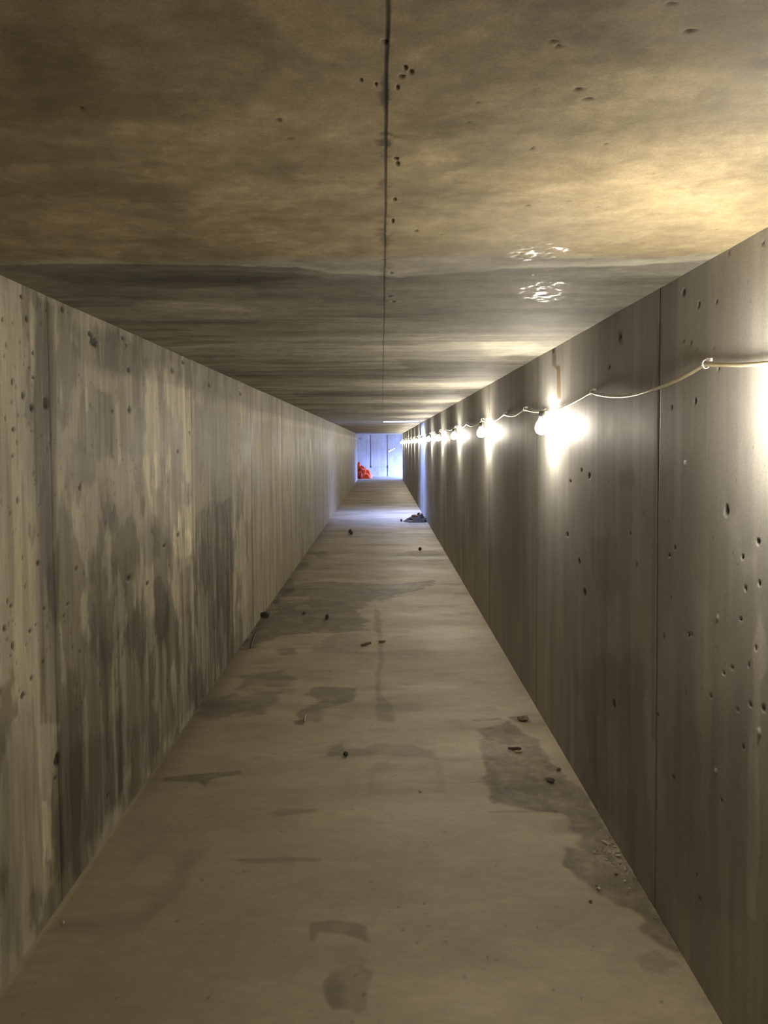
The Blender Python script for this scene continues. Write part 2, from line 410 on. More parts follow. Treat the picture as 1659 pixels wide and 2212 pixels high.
# ------------------------------------------------------------------ floor
s = Surf('floor', np.linspace(XL, XR, 440), along(2.1, 1050))
U, V = s.U, s.V
s.base((.320, .270, .186))
mot = fbm(U * 1.4, V * 2.6, 101, 5, .6)
s.rgb *= (1 + (mot - .5) * .45)[..., None]
s.rgb *= (1 + (fbm(U * 7, V * 16, 103, 4, .6) - .5) * .22)[..., None]
s.mul(ss(.56, .72, fbm(U * .9, V * 3.2, 107, 5, .55)) * ss(3.2, 4.5, V), .78)
s.mul(ss(.60, .75, fbm(U * 5, V * 9, 109, 4)) * ss(3, 5, V), .84)
s.mul(ss(.52, .58, fbm(U * .8, V * 1.6, 113, 5, .6)) * ss(9, 11, V), .84)
s.rgh[:] = .62 - (mot - .5) * .3
rag = .7 + .3 * ss(.3, .6, fbm(U * 12, V * 12, 121, 4))
for pl, f, sf, wp in [
    ([(640, 1262), (700, 1256), (860, 1262), (930, 1253), (940, 1264), (850, 1290), (790, 1303), (778, 1320), (790, 1340), (800, 1362), (740, 1366), (600, 1372), (545, 1400), (520, 1408), (560, 1345), (600, 1320), (590, 1300), (612, 1275)], .66, .02, .05),
    ([(608, 1245), (635, 1250), (632, 1282), (598, 1285)], .72, .02, .02),
    ([(600, 1290), (670, 1287), (672, 1300), (610, 1305)], 1.35, .02, .03),
    ([(640, 1308), (668, 1306), (670, 1316), (640, 1318)], 1.3, .02, .02),
    ([(810, 1318), (820, 1318), (826, 1345), (826, 1366), (808, 1364)], .72, .012, .015),
    ([(740, 1368), (790, 1372), (780, 1412), (700, 1412), (660, 1400)], .84, .03, .04),
    ([(590, 1402), (640, 1400), (640, 1412), (600, 1414)], .72, .02, .03),
    ([(520, 1455), (620, 1450), (640, 1478), (560, 1480), (500, 1492)], .76, .03, .05),
    ([(440, 1510), (560, 1490), (605, 1496), (580, 1540), (480, 1552), (420, 1548)], .72, .03, .05),
    ([(650, 1500), (700, 1482), (775, 1488), (770, 1512), (700, 1528), (695, 1555), (640, 1560), (645, 1535), (690, 1515)], .70, .02, .03),
    ([(632, 1558), (655, 1556), (655, 1566), (634, 1566)], .6, .01, .01),
    ([(814, 1362), (824, 1362), (826, 1440), (820, 1500), (850, 1530), (850, 1562), (812, 1556), (811, 1480), (816, 1430)], .82, .012, .01),
    ([(700, 1616), (880, 1608), (935, 1622), (945, 1640), (830, 1634), (700, 1640)], .78, .02, .03),
    ([(700, 1612), (740, 1606), (750, 1632), (712, 1636)], .82, .015, .02),
    ([(796, 1648), (955, 1645), (957, 1712), (793, 1718)], .90, .01, .01),
    ([(806, 1668), (940, 1664), (942, 1700), (806, 1704)], 1.09, .015, .01),
    ([(1030, 1568), (1085, 1562), (1160, 1596), (1190, 1640), (1250, 1690), (1300, 1780), (1370, 1860), (1430, 1960), (1480, 2035), (1490, 2070), (1440, 2035), (1340, 1955), (1290, 1925), (1222, 1870), (1228, 1832), (1270, 1826), (1200, 1756), (1060, 1738), (1048, 1688), (1030, 1640)], .66, .015, .035),
    ([(1060, 1690), (1180, 1670), (1240, 1700), (1240, 1735), (1070, 1735)], .86, .02, .02),
    ([(1170, 1770), (1235, 1765), (1260, 1800), (1200, 1800)], .85, .02, .02),
    ([(1370, 2070), (1420, 2052), (1470, 2090), (1440, 2110), (1390, 2100)], .84, .015, .02),
    ([(668, 1996), (720, 1990), (790, 2000), (797, 2036), (772, 2030), (740, 2018), (690, 2016), (678, 2034), (668, 2030)], .74, .01, .008),
    ([(690, 2125), (715, 2095), (770, 2080), (800, 2100), (792, 2150), (790, 2182), (768, 2190), (740, 2184), (715, 2182), (700, 2160)], .82, .006, .008),
    ([(698, 2120), (722, 2105), (742, 2130), (738, 2175), (715, 2178), (702, 2150)], .85, .01, .006),
    ([(710, 2050), (770, 2045), (790, 2080), (730, 2090)], .90, .02, .01),
    ([(400, 1835), (440, 1840), (395, 1920), (340, 1985), (290, 2015), (120, 2010), (150, 1990), (300, 1975), (350, 1930)], .84, .03, .02),
    ([(350, 1680), (430, 1672), (520, 1666), (520, 1673), (455, 1685), (440, 1700), (425, 1690), (350, 1688)], .68, .008, .008),
    ([(600, 1748), (680, 1745), (680, 1752), (620, 1760), (575, 1758)], .78, .01, .01),
    ([(490, 1856), (600, 1850), (690, 1856), (690, 1862), (540, 1864)], .80, .01, .005),
    ([(1050, 1752), (1200, 1748), (1210, 1754), (1060, 1757)], .82, .008, .004),
    ([(1090, 1550), (1140, 1545), (1145, 1562), (1120, 1562)], .62, .01, .01),
    ([(1020, 1555), (1080, 1550), (1080, 1555), (1020, 1560)], .74, .01, .006),
    ([(870, 1190), (940, 1188), (960, 1198), (900, 1204)], .84, .02, .03),
    ([(1040, 1330), (1080, 1325), (1100, 1345), (1050, 1350)], .82, .03, .03),
    ([(930, 1140), (975, 1142), (985, 1165), (945, 1160)], .85, .04, .04),
    ([(670, 1195), (700, 1190), (712, 1198), (690, 1206)], .72, .02, .02),
    ([(650, 1215), (670, 1214), (668, 1224), (648, 1226)], .68, .02, .02),
    ([(360, 1800), (300, 1830), (270, 1880), (320, 1850)], .90, .03, .02)]:
    s.stain(pl, f, sf, wp, 7, 31, mod=rag)
cr = poly_mask(U, V, [suv('floor', *p) for p in [(1030, 1568), (1085, 1562), (1190, 1640), (1300, 1780), (1430, 1960), (1490, 2070), (1340, 1955), (1222, 1870), (1270, 1826), (1200, 1756), (1060, 1738), (1030, 1640)]], .03, .03, 7, 31)
crn = fbm(U * 34, V * 34, 161, 4, .65)
s.mul(cr, (1.02, .98, .96)); s.rgb *= (1 + cr * (crn - .5) * .7)[..., None]
s.dsp += cr * (crn - .5) * .008
s.line_v(3.83, .006, .74, .001, .02, ss(-.05, .3, U) * .8)
# grime against the left wall, pale mortar lip along the very corner
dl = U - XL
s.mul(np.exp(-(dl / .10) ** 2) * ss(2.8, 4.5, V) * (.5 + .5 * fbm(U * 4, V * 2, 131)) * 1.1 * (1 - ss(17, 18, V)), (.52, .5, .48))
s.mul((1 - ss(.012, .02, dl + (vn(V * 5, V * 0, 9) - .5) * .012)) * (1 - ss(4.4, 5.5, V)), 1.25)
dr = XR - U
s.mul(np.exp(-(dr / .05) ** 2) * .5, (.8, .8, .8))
# grit in the dark stain
g = poly_mask(U, V, [suv('floor', *p) for p in [(1280, 1820), (1330, 1800), (1400, 1900), (1370, 1900), (1300, 1870), (1270, 1850)]], .03, .04)
sp = ss(.66, .74, vn(U * 90, V * 90, 140))
s.mul(g * sp, (1.5, 1.5, 1.5)); s.dsp += g * sp * .004
for (x, y) in [(880, 1480), (1003, 1482), (1000, 1452), (835, 1545), (760, 2208), (1345, 1540), (925, 2000), (870, 2010), (1002, 2110), (800, 1905), (900, 2037), (962, 2035), (860, 1960)]:
    p0 = suv('floor', x, y); s.pit_uv(p0[0], p0[1], .008, .01, .001, .72)
for k in range(300):
    v0 = 2.2 * math.exp(rs.uniform(0, 2.4)); s.pit_uv(rs.uniform(XL, XR), v0, rs.uniform(.003, .008), rs.uniform(.004, .010), .0008, rs.uniform(.55, .8))
s.dsp += (fbm(U * 1.5, V * 1.5, 150, 4) - .5) * .006
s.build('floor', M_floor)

# ------------------------------------------------------------------ left wall
s = Surf('left', np.linspace(-.02, ZC + .02, 420), along(2.2, 1050))
U, V = s.U, s.V
s.base((.370, .336, .250))
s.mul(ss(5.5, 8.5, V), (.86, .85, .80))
pn = np.searchsorted(np.array(SEAMS_L), V)
s.rgb *= (1 + (_h(pn, pn * 0 + 4, 9) - .5) * .12)[..., None]
for (fu, fv, sd, amp) in [(.35, 4.0, 201, .50), (1.2, 14, 203, .40), (2.5, 45, 207, .22)]:
    s.rgb *= (1 + (fbm(U * fu * 1.6, V * fv, sd, 4, .6) - .5) * amp)[..., None]
blot = fbm(U * 2.6, V * 6, 211, 5, .6)
s.mul(ss(.50, .60, blot) * (1 - ss(6.5, 8, V)), (.56, .55, .53))
drips = fbm(U * 1.8 + 30, V * 20, 213, 5, .62)
s.mul(ss(.54, .64, drips), (.78, .78, .78)); s.mul(ss(.56, .68, fbm(U * 1.0 + 9, V * 12, 214, 4, .6)), 1.22)
# rough pale top strip below the ceiling with a wavy lift line
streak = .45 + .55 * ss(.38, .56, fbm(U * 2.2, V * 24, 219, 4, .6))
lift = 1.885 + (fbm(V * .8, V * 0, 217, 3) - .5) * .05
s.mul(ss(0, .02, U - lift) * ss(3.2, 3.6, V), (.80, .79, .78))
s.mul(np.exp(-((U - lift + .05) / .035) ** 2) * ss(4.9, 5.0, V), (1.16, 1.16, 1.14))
for pl, f, sf, wp in [
    ([(150, 690), (250, 715), (300, 750), (330, 775), (300, 812), (200, 800), (165, 790), (160, 730)], .68, .03, .03),
    ([(180, 845), (240, 850), (250, 920), (248, 985), (215, 1012), (170, 985), (172, 900)], .70, .02, .03),
    ([(310, 800), (412, 830), (414, 1180), (400, 1200), (330, 1130), (310, 1010)], 1.32, .03, .05),
    ([(115, 1000), (165, 1010), (165, 1300), (125, 1400)], 1.12, .03, .03),
    ([(232, 985), (340, 1000), (410, 1150), (300, 1130), (255, 1080)], 1.18, .03, .05),
    ([(215, 1040), (235, 1040), (252, 1110), (245, 1150), (225, 1140)], .76, .015, .02),
    ([(398, 1040), (410, 1045), (408, 1095), (396, 1090)], .68, .012, .01),
    ([(305, 1150), (345, 1150), (345, 1200), (310, 1225)], .76, .02, .03),
    ([(200, 1210), (245, 1190), (290, 1215), (270, 1330), (240, 1420), (190, 1420), (195, 1300)], .76, .03, .05),
    ([(330, 1250), (350, 1240), (365, 1320), (360, 1400), (335, 1350)], .76, .015, .03),
    ([(385, 1240), (410, 1220), (414, 1330), (390, 1330)], .80, .01, .03),
    ([(130, 1450), (200, 1370), (300, 1330), (420, 1310), (426, 1530), (330, 1640), (130, 1900)], .70, .06, .08),  # lower wall darkness: part staining, part shade put into the colour
    ([(135, 1640), (260, 1560), (330, 1560), (240, 1760), (135, 1880)], .78, .05, .05),
    ([(421, 1110), (450, 1090), (502, 1080), (504, 1250), (504, 1440), (430, 1520), (423, 1300)], .60, .02, .03),
    ([(421, 830), (500, 850), (502, 1085), (421, 1110)], .86, .02, .02),
    ([(505, 860), (540, 880), (541, 1290), (506, 1370)], 1.10, .02, .02),
    ([(80, 640), (118, 660), (124, 1000), (128, 1300), (132, 1560), (90, 1560), (80, 1200), (72, 900)], .66, .012, .01),
    ([(0, 600), (70, 640), (70, 760), (40, 900), (60, 1100), (75, 1500), (0, 1560)], 1.14, .05, .03),
    ([(0, 1560), (60, 1600), (90, 1700), (100, 1950), (0, 2100)], .88, .05, .05),
    ([(85, 1740), (100, 1740), (115, 1850), (95, 1880)], 1.3, .01, .02),
    ([(183, 838), (190, 838), (191, 890), (186, 892)], 1.5, .004, .003),
    ([(250, 880), (258, 860), (262, 1000), (255, 1000)], 1.25, .008, .01)]:
    s.stain(pl, f, sf, wp, 6, 61, mod=streak)
s.rgb *= (1 + (fbm(U * 3, V * 70, 225, 3) - .5) * .16)[..., None]
for v0 in SEAMS_L:
    d = s.line_v(v0, .006, .40, .004, .004)
    s.mul(np.exp(-(d / .03) ** 2) * (.25 + .3 * vn(U * 2, V * 0 + v0, 3)), .7)
s.mul(np.exp(-((V - 4.97) / .035) ** 2) * (.6 + .4 * vn(U * 4, U * 0, 5)) * ss(.1, .4, U), (1.15, 1.15, 1.12))
for v0 in (6.35, 8.3, 10.2, 12.9, 14.7): s.line_v(v0, .01, .75, .001, .004)
for (x, y, a, b) in [(203, 738, 9, 13), (196, 722, 6, 8), (100, 870, 7, 16), (69, 880, 5, 9), (30, 928, 4, 7), (28, 985, 3, 5), (50, 855, 4, 10), (25, 1308, 4, 5),
                     (28, 825, 3, 9), (58, 688, 4, 8), (135, 668, 4, 8), (47, 640, 4, 5), (6, 690, 3, 5), (72, 762, 3, 5), (72, 815, 3, 4), (39, 1080, 3, 10),
                     (173, 1053, 3, 9), (83, 1218, 4, 8), (165, 1228, 3, 7), (278, 1250, 5, 9), (319, 1260, 3, 7), (96, 1315, 4, 6), (146, 1305, 3, 4), (138, 1330, 3, 4),
                     (77, 1350, 3, 4), (65, 1363, 4, 5), (10, 1358, 4, 9), (28, 1395, 4, 12), (68, 1465, 4, 6), (50, 1502, 6, 9), (124, 1640, 8, 18), (94, 1430, 3, 5),
                     (372, 800, 4, 9), (278, 798, 4, 7), (265, 730, 3, 6), (452, 830, 3, 7), (519, 848, 3, 6), (273, 745, 3, 5), (395, 782, 3, 5), (280, 885, 4, 9),
                     (243, 888, 3, 5), (385, 1155, 3, 7), (355, 1180, 3, 4), (228, 1130, 2, 4), (120, 1680, 3, 5), (232, 1718, 3, 4), (384, 975, 3, 5), (410, 935, 2, 5)]:
    p0 = suv('left', x, y); sc = F / p0[1]
    s.pit_uv(p0[0], p0[1], b / sc * .9, a * p0[1] ** 2 / (F * 1.118) * .95, .006, .20)
for k in range(420):
    v0 = 2.3 * math.exp(rs.uniform(0, 1.1)); u0 = rs.uniform(.6, 2.05)
    s.pit_uv(u0, v0, rs.uniform(.003, .012), rs.uniform(.002, .006) * 1.5, .003, rs.uniform(.4, .7))
s.rgh[:] = .60 - (blot - .5) * .3
s.dsp += (fbm(U * 1.5, V * 3, 230, 4) - .5) * .004
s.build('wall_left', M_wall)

# ------------------------------------------------------------------ right wall
s = Surf('right', np.linspace(-.02, ZC + .02, 420), along(1.8, 1050))
U, V = s.U, s.V
s.base((.365, .353, .328))
pn = np.searchsorted(np.array(SEAMS_R), V)
s.rgb *= (1 + (_h(pn, pn * 0 + 2, 19) - .5) * .14)[..., None]
for (fu, fv, sd, amp) in [(.35, 3.5, 301, .35), (.9, 13, 303, .30), (1.6, 40, 307, .08)]:
    s.rgb *= (1 + (fbm(U * fu * 1.3, V * fv, sd, 4, .6) - .5) * amp)[..., None]
s.rgb *= (1 + (fbm(U * 3, V * 4, 311, 5) - .5) * .34)[..., None]
s.mul(ss(.56, .68, fbm(U * .5, V * 7, 313, 4)), (1.16, 1.15, 1.13))
for pl, f, sf, wp in [
    ([(1625, 1400), (1645, 1330), (1659, 1380), (1659, 1440), (1640, 1480), (1640, 1700), (1636, 2000), (1616, 1990), (1612, 1700), (1625, 1560)], 1.22, .008, .01),
    ([(1570, 1120), (1596, 1110), (1600, 1190), (1640, 1200), (1640, 1260), (1605, 1240)], 1.12, .02, .02),
    ([(1500, 1250), (1540, 1280), (1535, 1600), (1505, 1560)], 1.10, .02, .02),
    ([(1270, 1150), (1330, 1170), (1350, 1300), (1290, 1290)], .88, .03, .03),
    ([(1335, 1010), (1370, 1015), (1375, 1055), (1340, 1050)], .82, .02, .02),
    ([(1420, 700), (1432, 700), (1424, 1000), (1418, 1600), (1408, 1600), (1410, 1100)], .84, .01, .006),
    ([(1240, 1450), (1400, 1400), (1405, 1900), (1300, 1760)], .82, .05, .05),
    ([(1430, 1550), (1620, 1500), (1640, 2050), (1450, 1930)], .90, .05, .05),
    ([(1192, 740), (1200, 740), (1203, 800), (1193, 790)], .6, .006, .006),
    ([(1202, 790), (1210, 790), (1212, 862), (1203, 862)], (.62, .52, .40), .006, .004),  # socket's shadow above the lamp, painted into the wall colour
    ([(1335, 715), (1345, 712), (1345, 745), (1337, 745)], .7, .008, .006)]:
    s.stain(pl, f, sf, wp, 5, 81)
for v0 in SEAMS_R:
    d = s.line_v(v0, .004, .55, .003, .003)
    s.mul(np.exp(-(d / .03) ** 2) * .25 * vn(U * 2, V * 0 + v0, 5), .7)
for v0 in (4.9, 6.5, 8.3, 10.3, 12.4): s.line_v(v0, .008, .8, .001, .004)
for (x, y, a, b) in [(1477, 632, 5, 9), (1510, 658, 4, 9), (1649, 524, 3, 7), (1574, 548, 3, 7), (1548, 652, 2, 6), (1492, 742, 3, 8), (1477, 736, 3, 4), (1542, 752, 3, 4),
                     (1502, 866, 4, 11), (1452, 880, 3, 6), (1570, 1104, 7, 16), (1638, 1172, 5, 8), (1604, 1203, 4, 6), (1640, 1260, 4, 8), (1611, 1272, 4, 6), (1446, 1200, 3, 6),
                     (1458, 1183, 2, 6), (1362, 1152, 3, 6), (1376, 1218, 3, 7), (1263, 1278, 5, 10), (1251, 1212, 3, 8), (1274, 1028, 3, 8), (1257, 1016, 3, 6), (1226, 1155, 3, 7),
                     (1232, 1040, 3, 4), (1449, 1291, 2, 5), (1434, 1374, 3, 5), (1488, 1372, 3, 5), (1494, 1372, 3, 4), (1420, 1542, 4, 5), (1326, 1518, 6, 12), (1535, 1503, 3, 4),
                     (1582, 1442, 4, 5), (1563, 1453, 3, 4), (1621, 1522, 4, 5), (1649, 1530, 4, 8), (1594, 1533, 3, 4), (1606, 1615, 3, 8), (1633, 1400, 3, 5), (1618, 1436, 3, 4),
                     (1558, 1728, 4, 5), (1505, 1888, 4, 4), (1511, 1940, 4, 4), (1455, 1678, 5, 6), (1195, 757, 4, 8), (1600, 1337, 3, 4), (1317, 793, 2, 5), (1552, 795, 3, 6), (1340, 728, 4, 9)]:
    p0 = suv('right', x, y); sc = F / p0[1]
    s.pit_uv(p0[0], p0[1], b / sc * .8, a * p0[1] ** 2 / (F * .91) * .75, .004, .32)
for (x, y) in [(1551, 1333), (1453, 1678), (1640, 1581), (1547, 1665), (1481, 1002)]:
    p0 = suv('right', x, y); s.pit_uv(p0[0], p0[1], .008, .008, -.003, 1.5)
for k in range(260):
    v0 = 1.9 * math.exp(rs.uniform(0, 1.3)); s.pit_uv(rs.uniform(.2, 2.05), v0, rs.uniform(.003, .007), rs.uniform(.002, .004), .0012, rs.uniform(.5, .8))
s.rgh[:] = .62 + (fbm(U * .5, V * 2, 331, 4) - .5) * .2
s.dsp += (fbm(U * .8, V * 2.5, 330, 3) - .5) * .003
s.build('wall_right', M_wallr)

# ------------------------------------------------------------------ mesh helpers
def mesh_obj(name, verts, faces, mat, parent=None, smooth=True):
    me = bpy.data.meshes.new(name)
    me.from_pydata([tuple(v) for v in verts], [], faces)
    me.update()
    if smooth:
        for p in me.polygons: p.use_smooth = True
    me.materials.append(mat)
    o = bpy.data.objects.new(name, me); C.objects.link(o)
    if parent: o.parent = parent
    return o


def tag(o, label, cat, group=None, kind=None):
    o['label'] = label; o['category'] = cat
    if group: o['group'] = group
    if kind: o['kind'] = kind
    return o


def box(vs_, fs, x0, x1, y0, y1, z0, z1):
    n = len(vs_)
    vs_ += [(x0, y0, z0), (x1, y0, z0), (x1, y1, z0), (x0, y1, z0), (x0, y0, z1), (x1, y0, z1), (x1, y1, z1), (x0, y1, z1)]
    fs += [(n, n + 3, n + 2, n + 1), (n + 4, n + 5, n + 6, n + 7), (n, n + 1, n + 5, n + 4), (n + 1, n + 2, n + 6, n + 5), (n + 2, n + 3, n + 7, n + 6), (n + 3, n, n + 4, n + 7)]


def plain(name, boxes, mat=None):
    v, f = [], []
    for b in boxes: box(v, f, *b)
    o = mesh_obj(name, v, f, mat or M_plain, smooth=False)
    o['kind'] = 'structure'
    return o


def tube(pts, r, seg=8, caps=True):
    v, f = [], []
    pts = [Vector(p) for p in pts]
    n = len(pts)
    rr = r if hasattr(r, '__len__') else [r] * n
    for i, p in enumerate(pts):
        t = (pts[min(i + 1, n - 1)] - pts[max(i - 1, 0)]).normalized()
        up = Vector((0, 0, 1)) if abs(t.z) < .9 else Vector((1, 0, 0))
        a = t.cross(up).normalized(); b = a.cross(t)
        for k in range(seg):
            an = 2 * math.pi * k / seg
            v.append(p + (a * math.cos(an) + b * math.sin(an)) * rr[i])
    for i in range(n - 1):
        for k in range(seg):
            f.append((i * seg + k, i * seg + (k + 1) % seg, (i + 1) * seg + (k + 1) % seg, (i + 1) * seg + k))
    if caps:
        f.append(tuple(range(seg))[::-1]); f.append(tuple((n - 1) * seg + k for k in range(seg)))
    return v, f


def lathe(prof, seg=20):
    v, f = [], []
    for (r, z) in prof:
        for k in range(seg):
            a = 2 * math.pi * k / seg
            v.append((r * math.cos(a), r * math.sin(a), z))
    for i in range(len(prof) - 1):
        for k in range(seg):
            f.append((i * seg + k, i * seg + (k + 1) % seg, (i + 1) * seg + (k + 1) % seg, (i + 1) * seg + k))
    f.append(tuple(range(seg))[::-1]); f.append(tuple((len(prof) - 1) * seg + k for k in range(seg)))
    return v, f


M_plain = simple('shaft_concrete', (.38, .36, .31), .8, .18, 6, .3)

# ------------------------------------------------------------------ rest of the shell
plain('wall_rear', [(XL - .25, XR + .25, Y0 - .25, Y0, -.25, ZC + .25)])
# slab above the tunnel, with the hatch shaft through it
T = .30; SH = 1.05
plain('trim_1', [(XL - .25, XR + .25, Y0, HY0, ZC + .012, ZC + T), (XL - .25, XR + .25, HY1, Y1, ZC + .012, ZC + T),
                 (XL - .25, HX0, HY0, HY1, ZC + .012, ZC + T), (HX1, XR + .25, HY0, HY1, ZC + .012, ZC + T)])
plain('trim_2', [(HX0 - .12, HX0, HY0 - .12, HY1 + .12, ZC + T, ZC + SH), (HX1, HX1 + .12, HY0 - .12, HY1 + .12, ZC + T, ZC + SH),
                 (HX0, HX1, HY0 - .12, HY0, ZC + T, ZC + SH), (HX0, HX1, HY1, HY1 + .12, ZC + T, ZC + SH)])

# chamber at the far end: far wall with two form grooves
s = Surf('end', np.linspace(-.02, ZC + .02, 200), np.linspace(-2.6, 2.5, 440))
U, V = s.U, s.V
s.base((.50, .50, .50))
s.rgb *= (1 + (fbm(U * 2.5, V * 3, 401, 5) - .5) * .45)[..., None]
s.rgb *= (1 + (fbm(U * 1.2, V * 14, 403, 4) - .5) * .35)[..., None]
for x, z0 in ((-.60, .47), (.23, .0), (-1.45, .4), (1.1, 0), (1.9, 0)):
    d = np.abs(V - x)
    m = (1 - ss(.022, .045, d)) * ss(z0 - .03, z0 + .03, U)
    s.mul(m, .62); s.dsp -= m * .02
for x in (-.60, .23):
    m = 1 - ss(.6, 1.1, np.hypot((V - x) / .07, (U - .48) / .07)); s.mul(m, .55); s.dsp -= m * .02
s.mul(np.exp(-((U - .47) / .012) ** 2) * (V > -.6) * (V < .3), .8)
s.mul(1 - ss(.6, 1.1, np.hypot((V + 1.09) / .05, (U - 1.88) / .05)), .5)
s.rgh[:] = .7
s.build('wall_back', M_end)
CX0, CX1 = -2.6, 2.5
DY0, DY1, DZ = 39.4, 41.2, 1.15      # doorway to daylight in the chamber's right side
plain('floor_chamber', [(CX0 - .25, CX1 + .25, Y1, YE + .25, -.25, -.001)])
plain('ceiling_chamber', [(CX0 - .25, CX1 + .25, Y1, YE + .25, ZC + .001, ZC + .3)])
plain('wall_chamber_left', [(CX0 - .25, CX0, Y1, YE, 0, ZC)])
plain('wall_chamber_right', [(CX1, CX1 + .25, Y1, DY0, 0, ZC), (CX1, CX1 + .25, DY1, YE, 0, ZC), (CX1, CX1 + .25, DY0, DY1, DZ, ZC)])
plain('wall_chamber_front', [(CX0 - .25, XL, Y1 - .25, Y1, -.25, ZC + .3), (XR, CX1 + .25, Y1 - .25, Y1, -.25, ZC + .3)])
plain('ground', [(CX1 + .25, CX1 + 14, 28, 54, -.25, -.02)])

def portal(loc, rot, sx, sy):
    l = bpy.data.lights.new('sky_portal', 'AREA'); l.shape = 'RECTANGLE'; l.size = sx; l.size_y = sy
    l.cycles.is_portal = True
    o = bpy.data.objects.new('sky_portal', l); o.location = loc; o.rotation_euler = rot; C.objects.link(o)
portal(((HX0 + HX1) / 2, (HY0 + HY1) / 2, ZC + SH + .01), (0, 0, 0), HX1 - HX0 + .02, HY1 - HY0 + .02)
portal((CX1 + .24, (DY0 + DY1) / 2, DZ / 2), (0, math.pi / 2, 0), DZ, DY1 - DY0)

# ------------------------------------------------------------------ the string of lamps along the right wall
WORDS = ['first', 'second', 'third', 'fourth', 'fifth', 'sixth', 'seventh', 'eighth', 'ninth', 'tenth', 'eleventh', 'twelfth', 'thirteenth', 'fourteenth', 'fifteenth',
         'sixteenth', 'seventeenth', 'eighteenth', 'nineteenth', 'twentieth', 'twenty-first', 'twenty-second', 'twenty-third', 'twenty-fourth', 'twenty-fifth', 'twenty-sixth', 'twenty-seventh', 'twenty-eighth', 'twenty-ninth', 'thirtieth']
ZCAB = EYE + .205
XCAB = XR - .020
lampY = [-3.7] + [1.79] + [1.72 + 2.72 * k for k in range(1, 14)]
lampY = [y for y in lampY if y < Y1 - .3]
XB, ZB = .846, EYE + .12

clipY = [-3.4, -2.0, -.5, .95, 2.32, 3.57, 5.25, 6.1]
while clipY[-1] < Y1 - 1.0: clipY.append(clipY[-1] + (1.36 if len(clipY) % 2 else 1.37))
pts = []
cps = [(-4.8, ZCAB)] + [(y, ZCAB + .011) for y in clipY]
for i in range(len(cps) - 1):
    (a, za), (b, zb) = cps[i], cps[i + 1]
    sag = .040 * ((b - a) / 1.3) + random.uniform(-.008, .008)
    if 2.3 < a < 2.4: sag = .048
    n = 12
    for k in range(n):
        t = k / n
        z = za + (zb - za) * t - sag * 4 * t * (1 - t)
        x = XCAB - .006 * math.sin(t * 9 + i) * (4 * t * (1 - t))
        pts.append((x, a + (b - a) * t, z))
yl = clipY[-1]
pts.append((XCAB, yl, ZCAB + .011))


def cable_z(y):
    best = min(pts, key=lambda p: abs(p[1] - y))
    return best[2]


def far(px, py, Y):
    d = ray(px, py); return Vector((0, 0, EYE)) + d * (Y / d.y)


# beyond the mouth the cable droops freely into the chamber
drape = [(XCAB, Y1 - .15, ZCAB)] + [far(862, 957, 38.4), far(857, 963, 38.8), far(852, 965.5, 39.1), far(847, 968.5, 39.4), far(844, 970.5, 39.7), far(840.5, 972, 40.0), far(836, 972, 41.0), far(835, 968, YE - .02)]
v, f = tube(pts + [Vector(p) for p in drape], .0058, 8)
cable = mesh_obj('power_cable', v, f, M_cable)
tag(cable, 'pale sagging power cable fixed along the right wall and carrying the lamps', 'cable')

# one clip: a strap looped over the cable and its nail plate on the wall
def clip_mesh():
    vs_, fs = [], []
    ring = []
    for k in range(13):
        a = -.5 * math.pi + 2 * math.pi * k / 12 * .8
        ring.append((.0085 * math.cos(a + math.pi) + .002, 0, .0085 * math.sin(a + math.pi) * 1.25))
    for (x, y, z) in ring:
        for dx, dy in ((0, -.005), (0, .005)): vs_.append((x, dy, z))
        nrm = math.hypot(x - .002, z) or 1
        vs_.append((x + (x - .002) / nrm * .0022, .005, z + z / nrm * .0022)); vs_.append((x + (x - .002) / nrm * .0022, -.005, z + z / nrm * .0022))
    for i in range(12):
        for k in range(4): fs.append((i * 4 + k, i * 4 + (k + 1) % 4, i * 4 + 4 + (k + 1) % 4, i * 4 + 4 + k))
    fs.append((0, 1, 2, 3)); fs.append((51, 50, 49, 48))
    return vs_, fs


cv, cf = clip_mesh()
bv, bf = [], []
box(bv, bf, .004, .020, -.004, .004, .008, .017)
root0 = None
for i, y in enumerate(clipY):
    if root0 is None:
        r = bpy.data.objects.new('cable_clip', None); C.objects.link(r); r.empty_display_size = .02
        mesh_obj('strap', cv, cf, M_clip, r, False)
        mesh_obj('nail_plate', bv, bf, M_clip, r, False)
        root0 = r
    else:
        r = root0.copy(); C.objects.link(r)
        for ch in list(root0.children):
            c = ch.copy(); C.objects.link(c); c.parent = r
    r.location = (XCAB, y, ZCAB + .011)
    vis = i - 4
    if vis < 0: lab = 'white cable clip on the right wall beside or behind the camera'
    else: lab = f'white clip holding the cable to the right wall, {WORDS[vis]} counted from the near end'
    tag(r, lab, 'clip', 'clips holding the lamp cable')

# one lamp: lead, rubber socket, round bulb hanging under the cable
def make_lamp():
    r = bpy.data.objects.new('string_lamp', None); C.objects.link(r); r.empty_display_size = .03
    v, f = lathe([(.013, .036), (.017, .030), (.0185, .018), (.0185, .008), (.016, .0), (.014, -.004)][::-1], 18)
    v = [(a, b, c + .034) for a, b, c in v]
    mesh_obj('socket', v, f, M_socket, r)
    prof = [(a * 1.25, b * 1.25 - .006) for a, b in [(.012, .030), (.016, .022), (.024, .010), (.0295, -.006), (.0290, -.018), (.023, -.030), (.012, -.0375), (.002, -.039)]]
    v, f = lathe(prof[::-1], 20)
    mesh_obj('bulb', v, f, M_bulb, r)
    v, f = tube([(0, 0, .068), (.010, 0, .078), (.022, 0, .084)], .004, 8)
    mesh_obj('lead', v, f, M_cable, r)
    return r


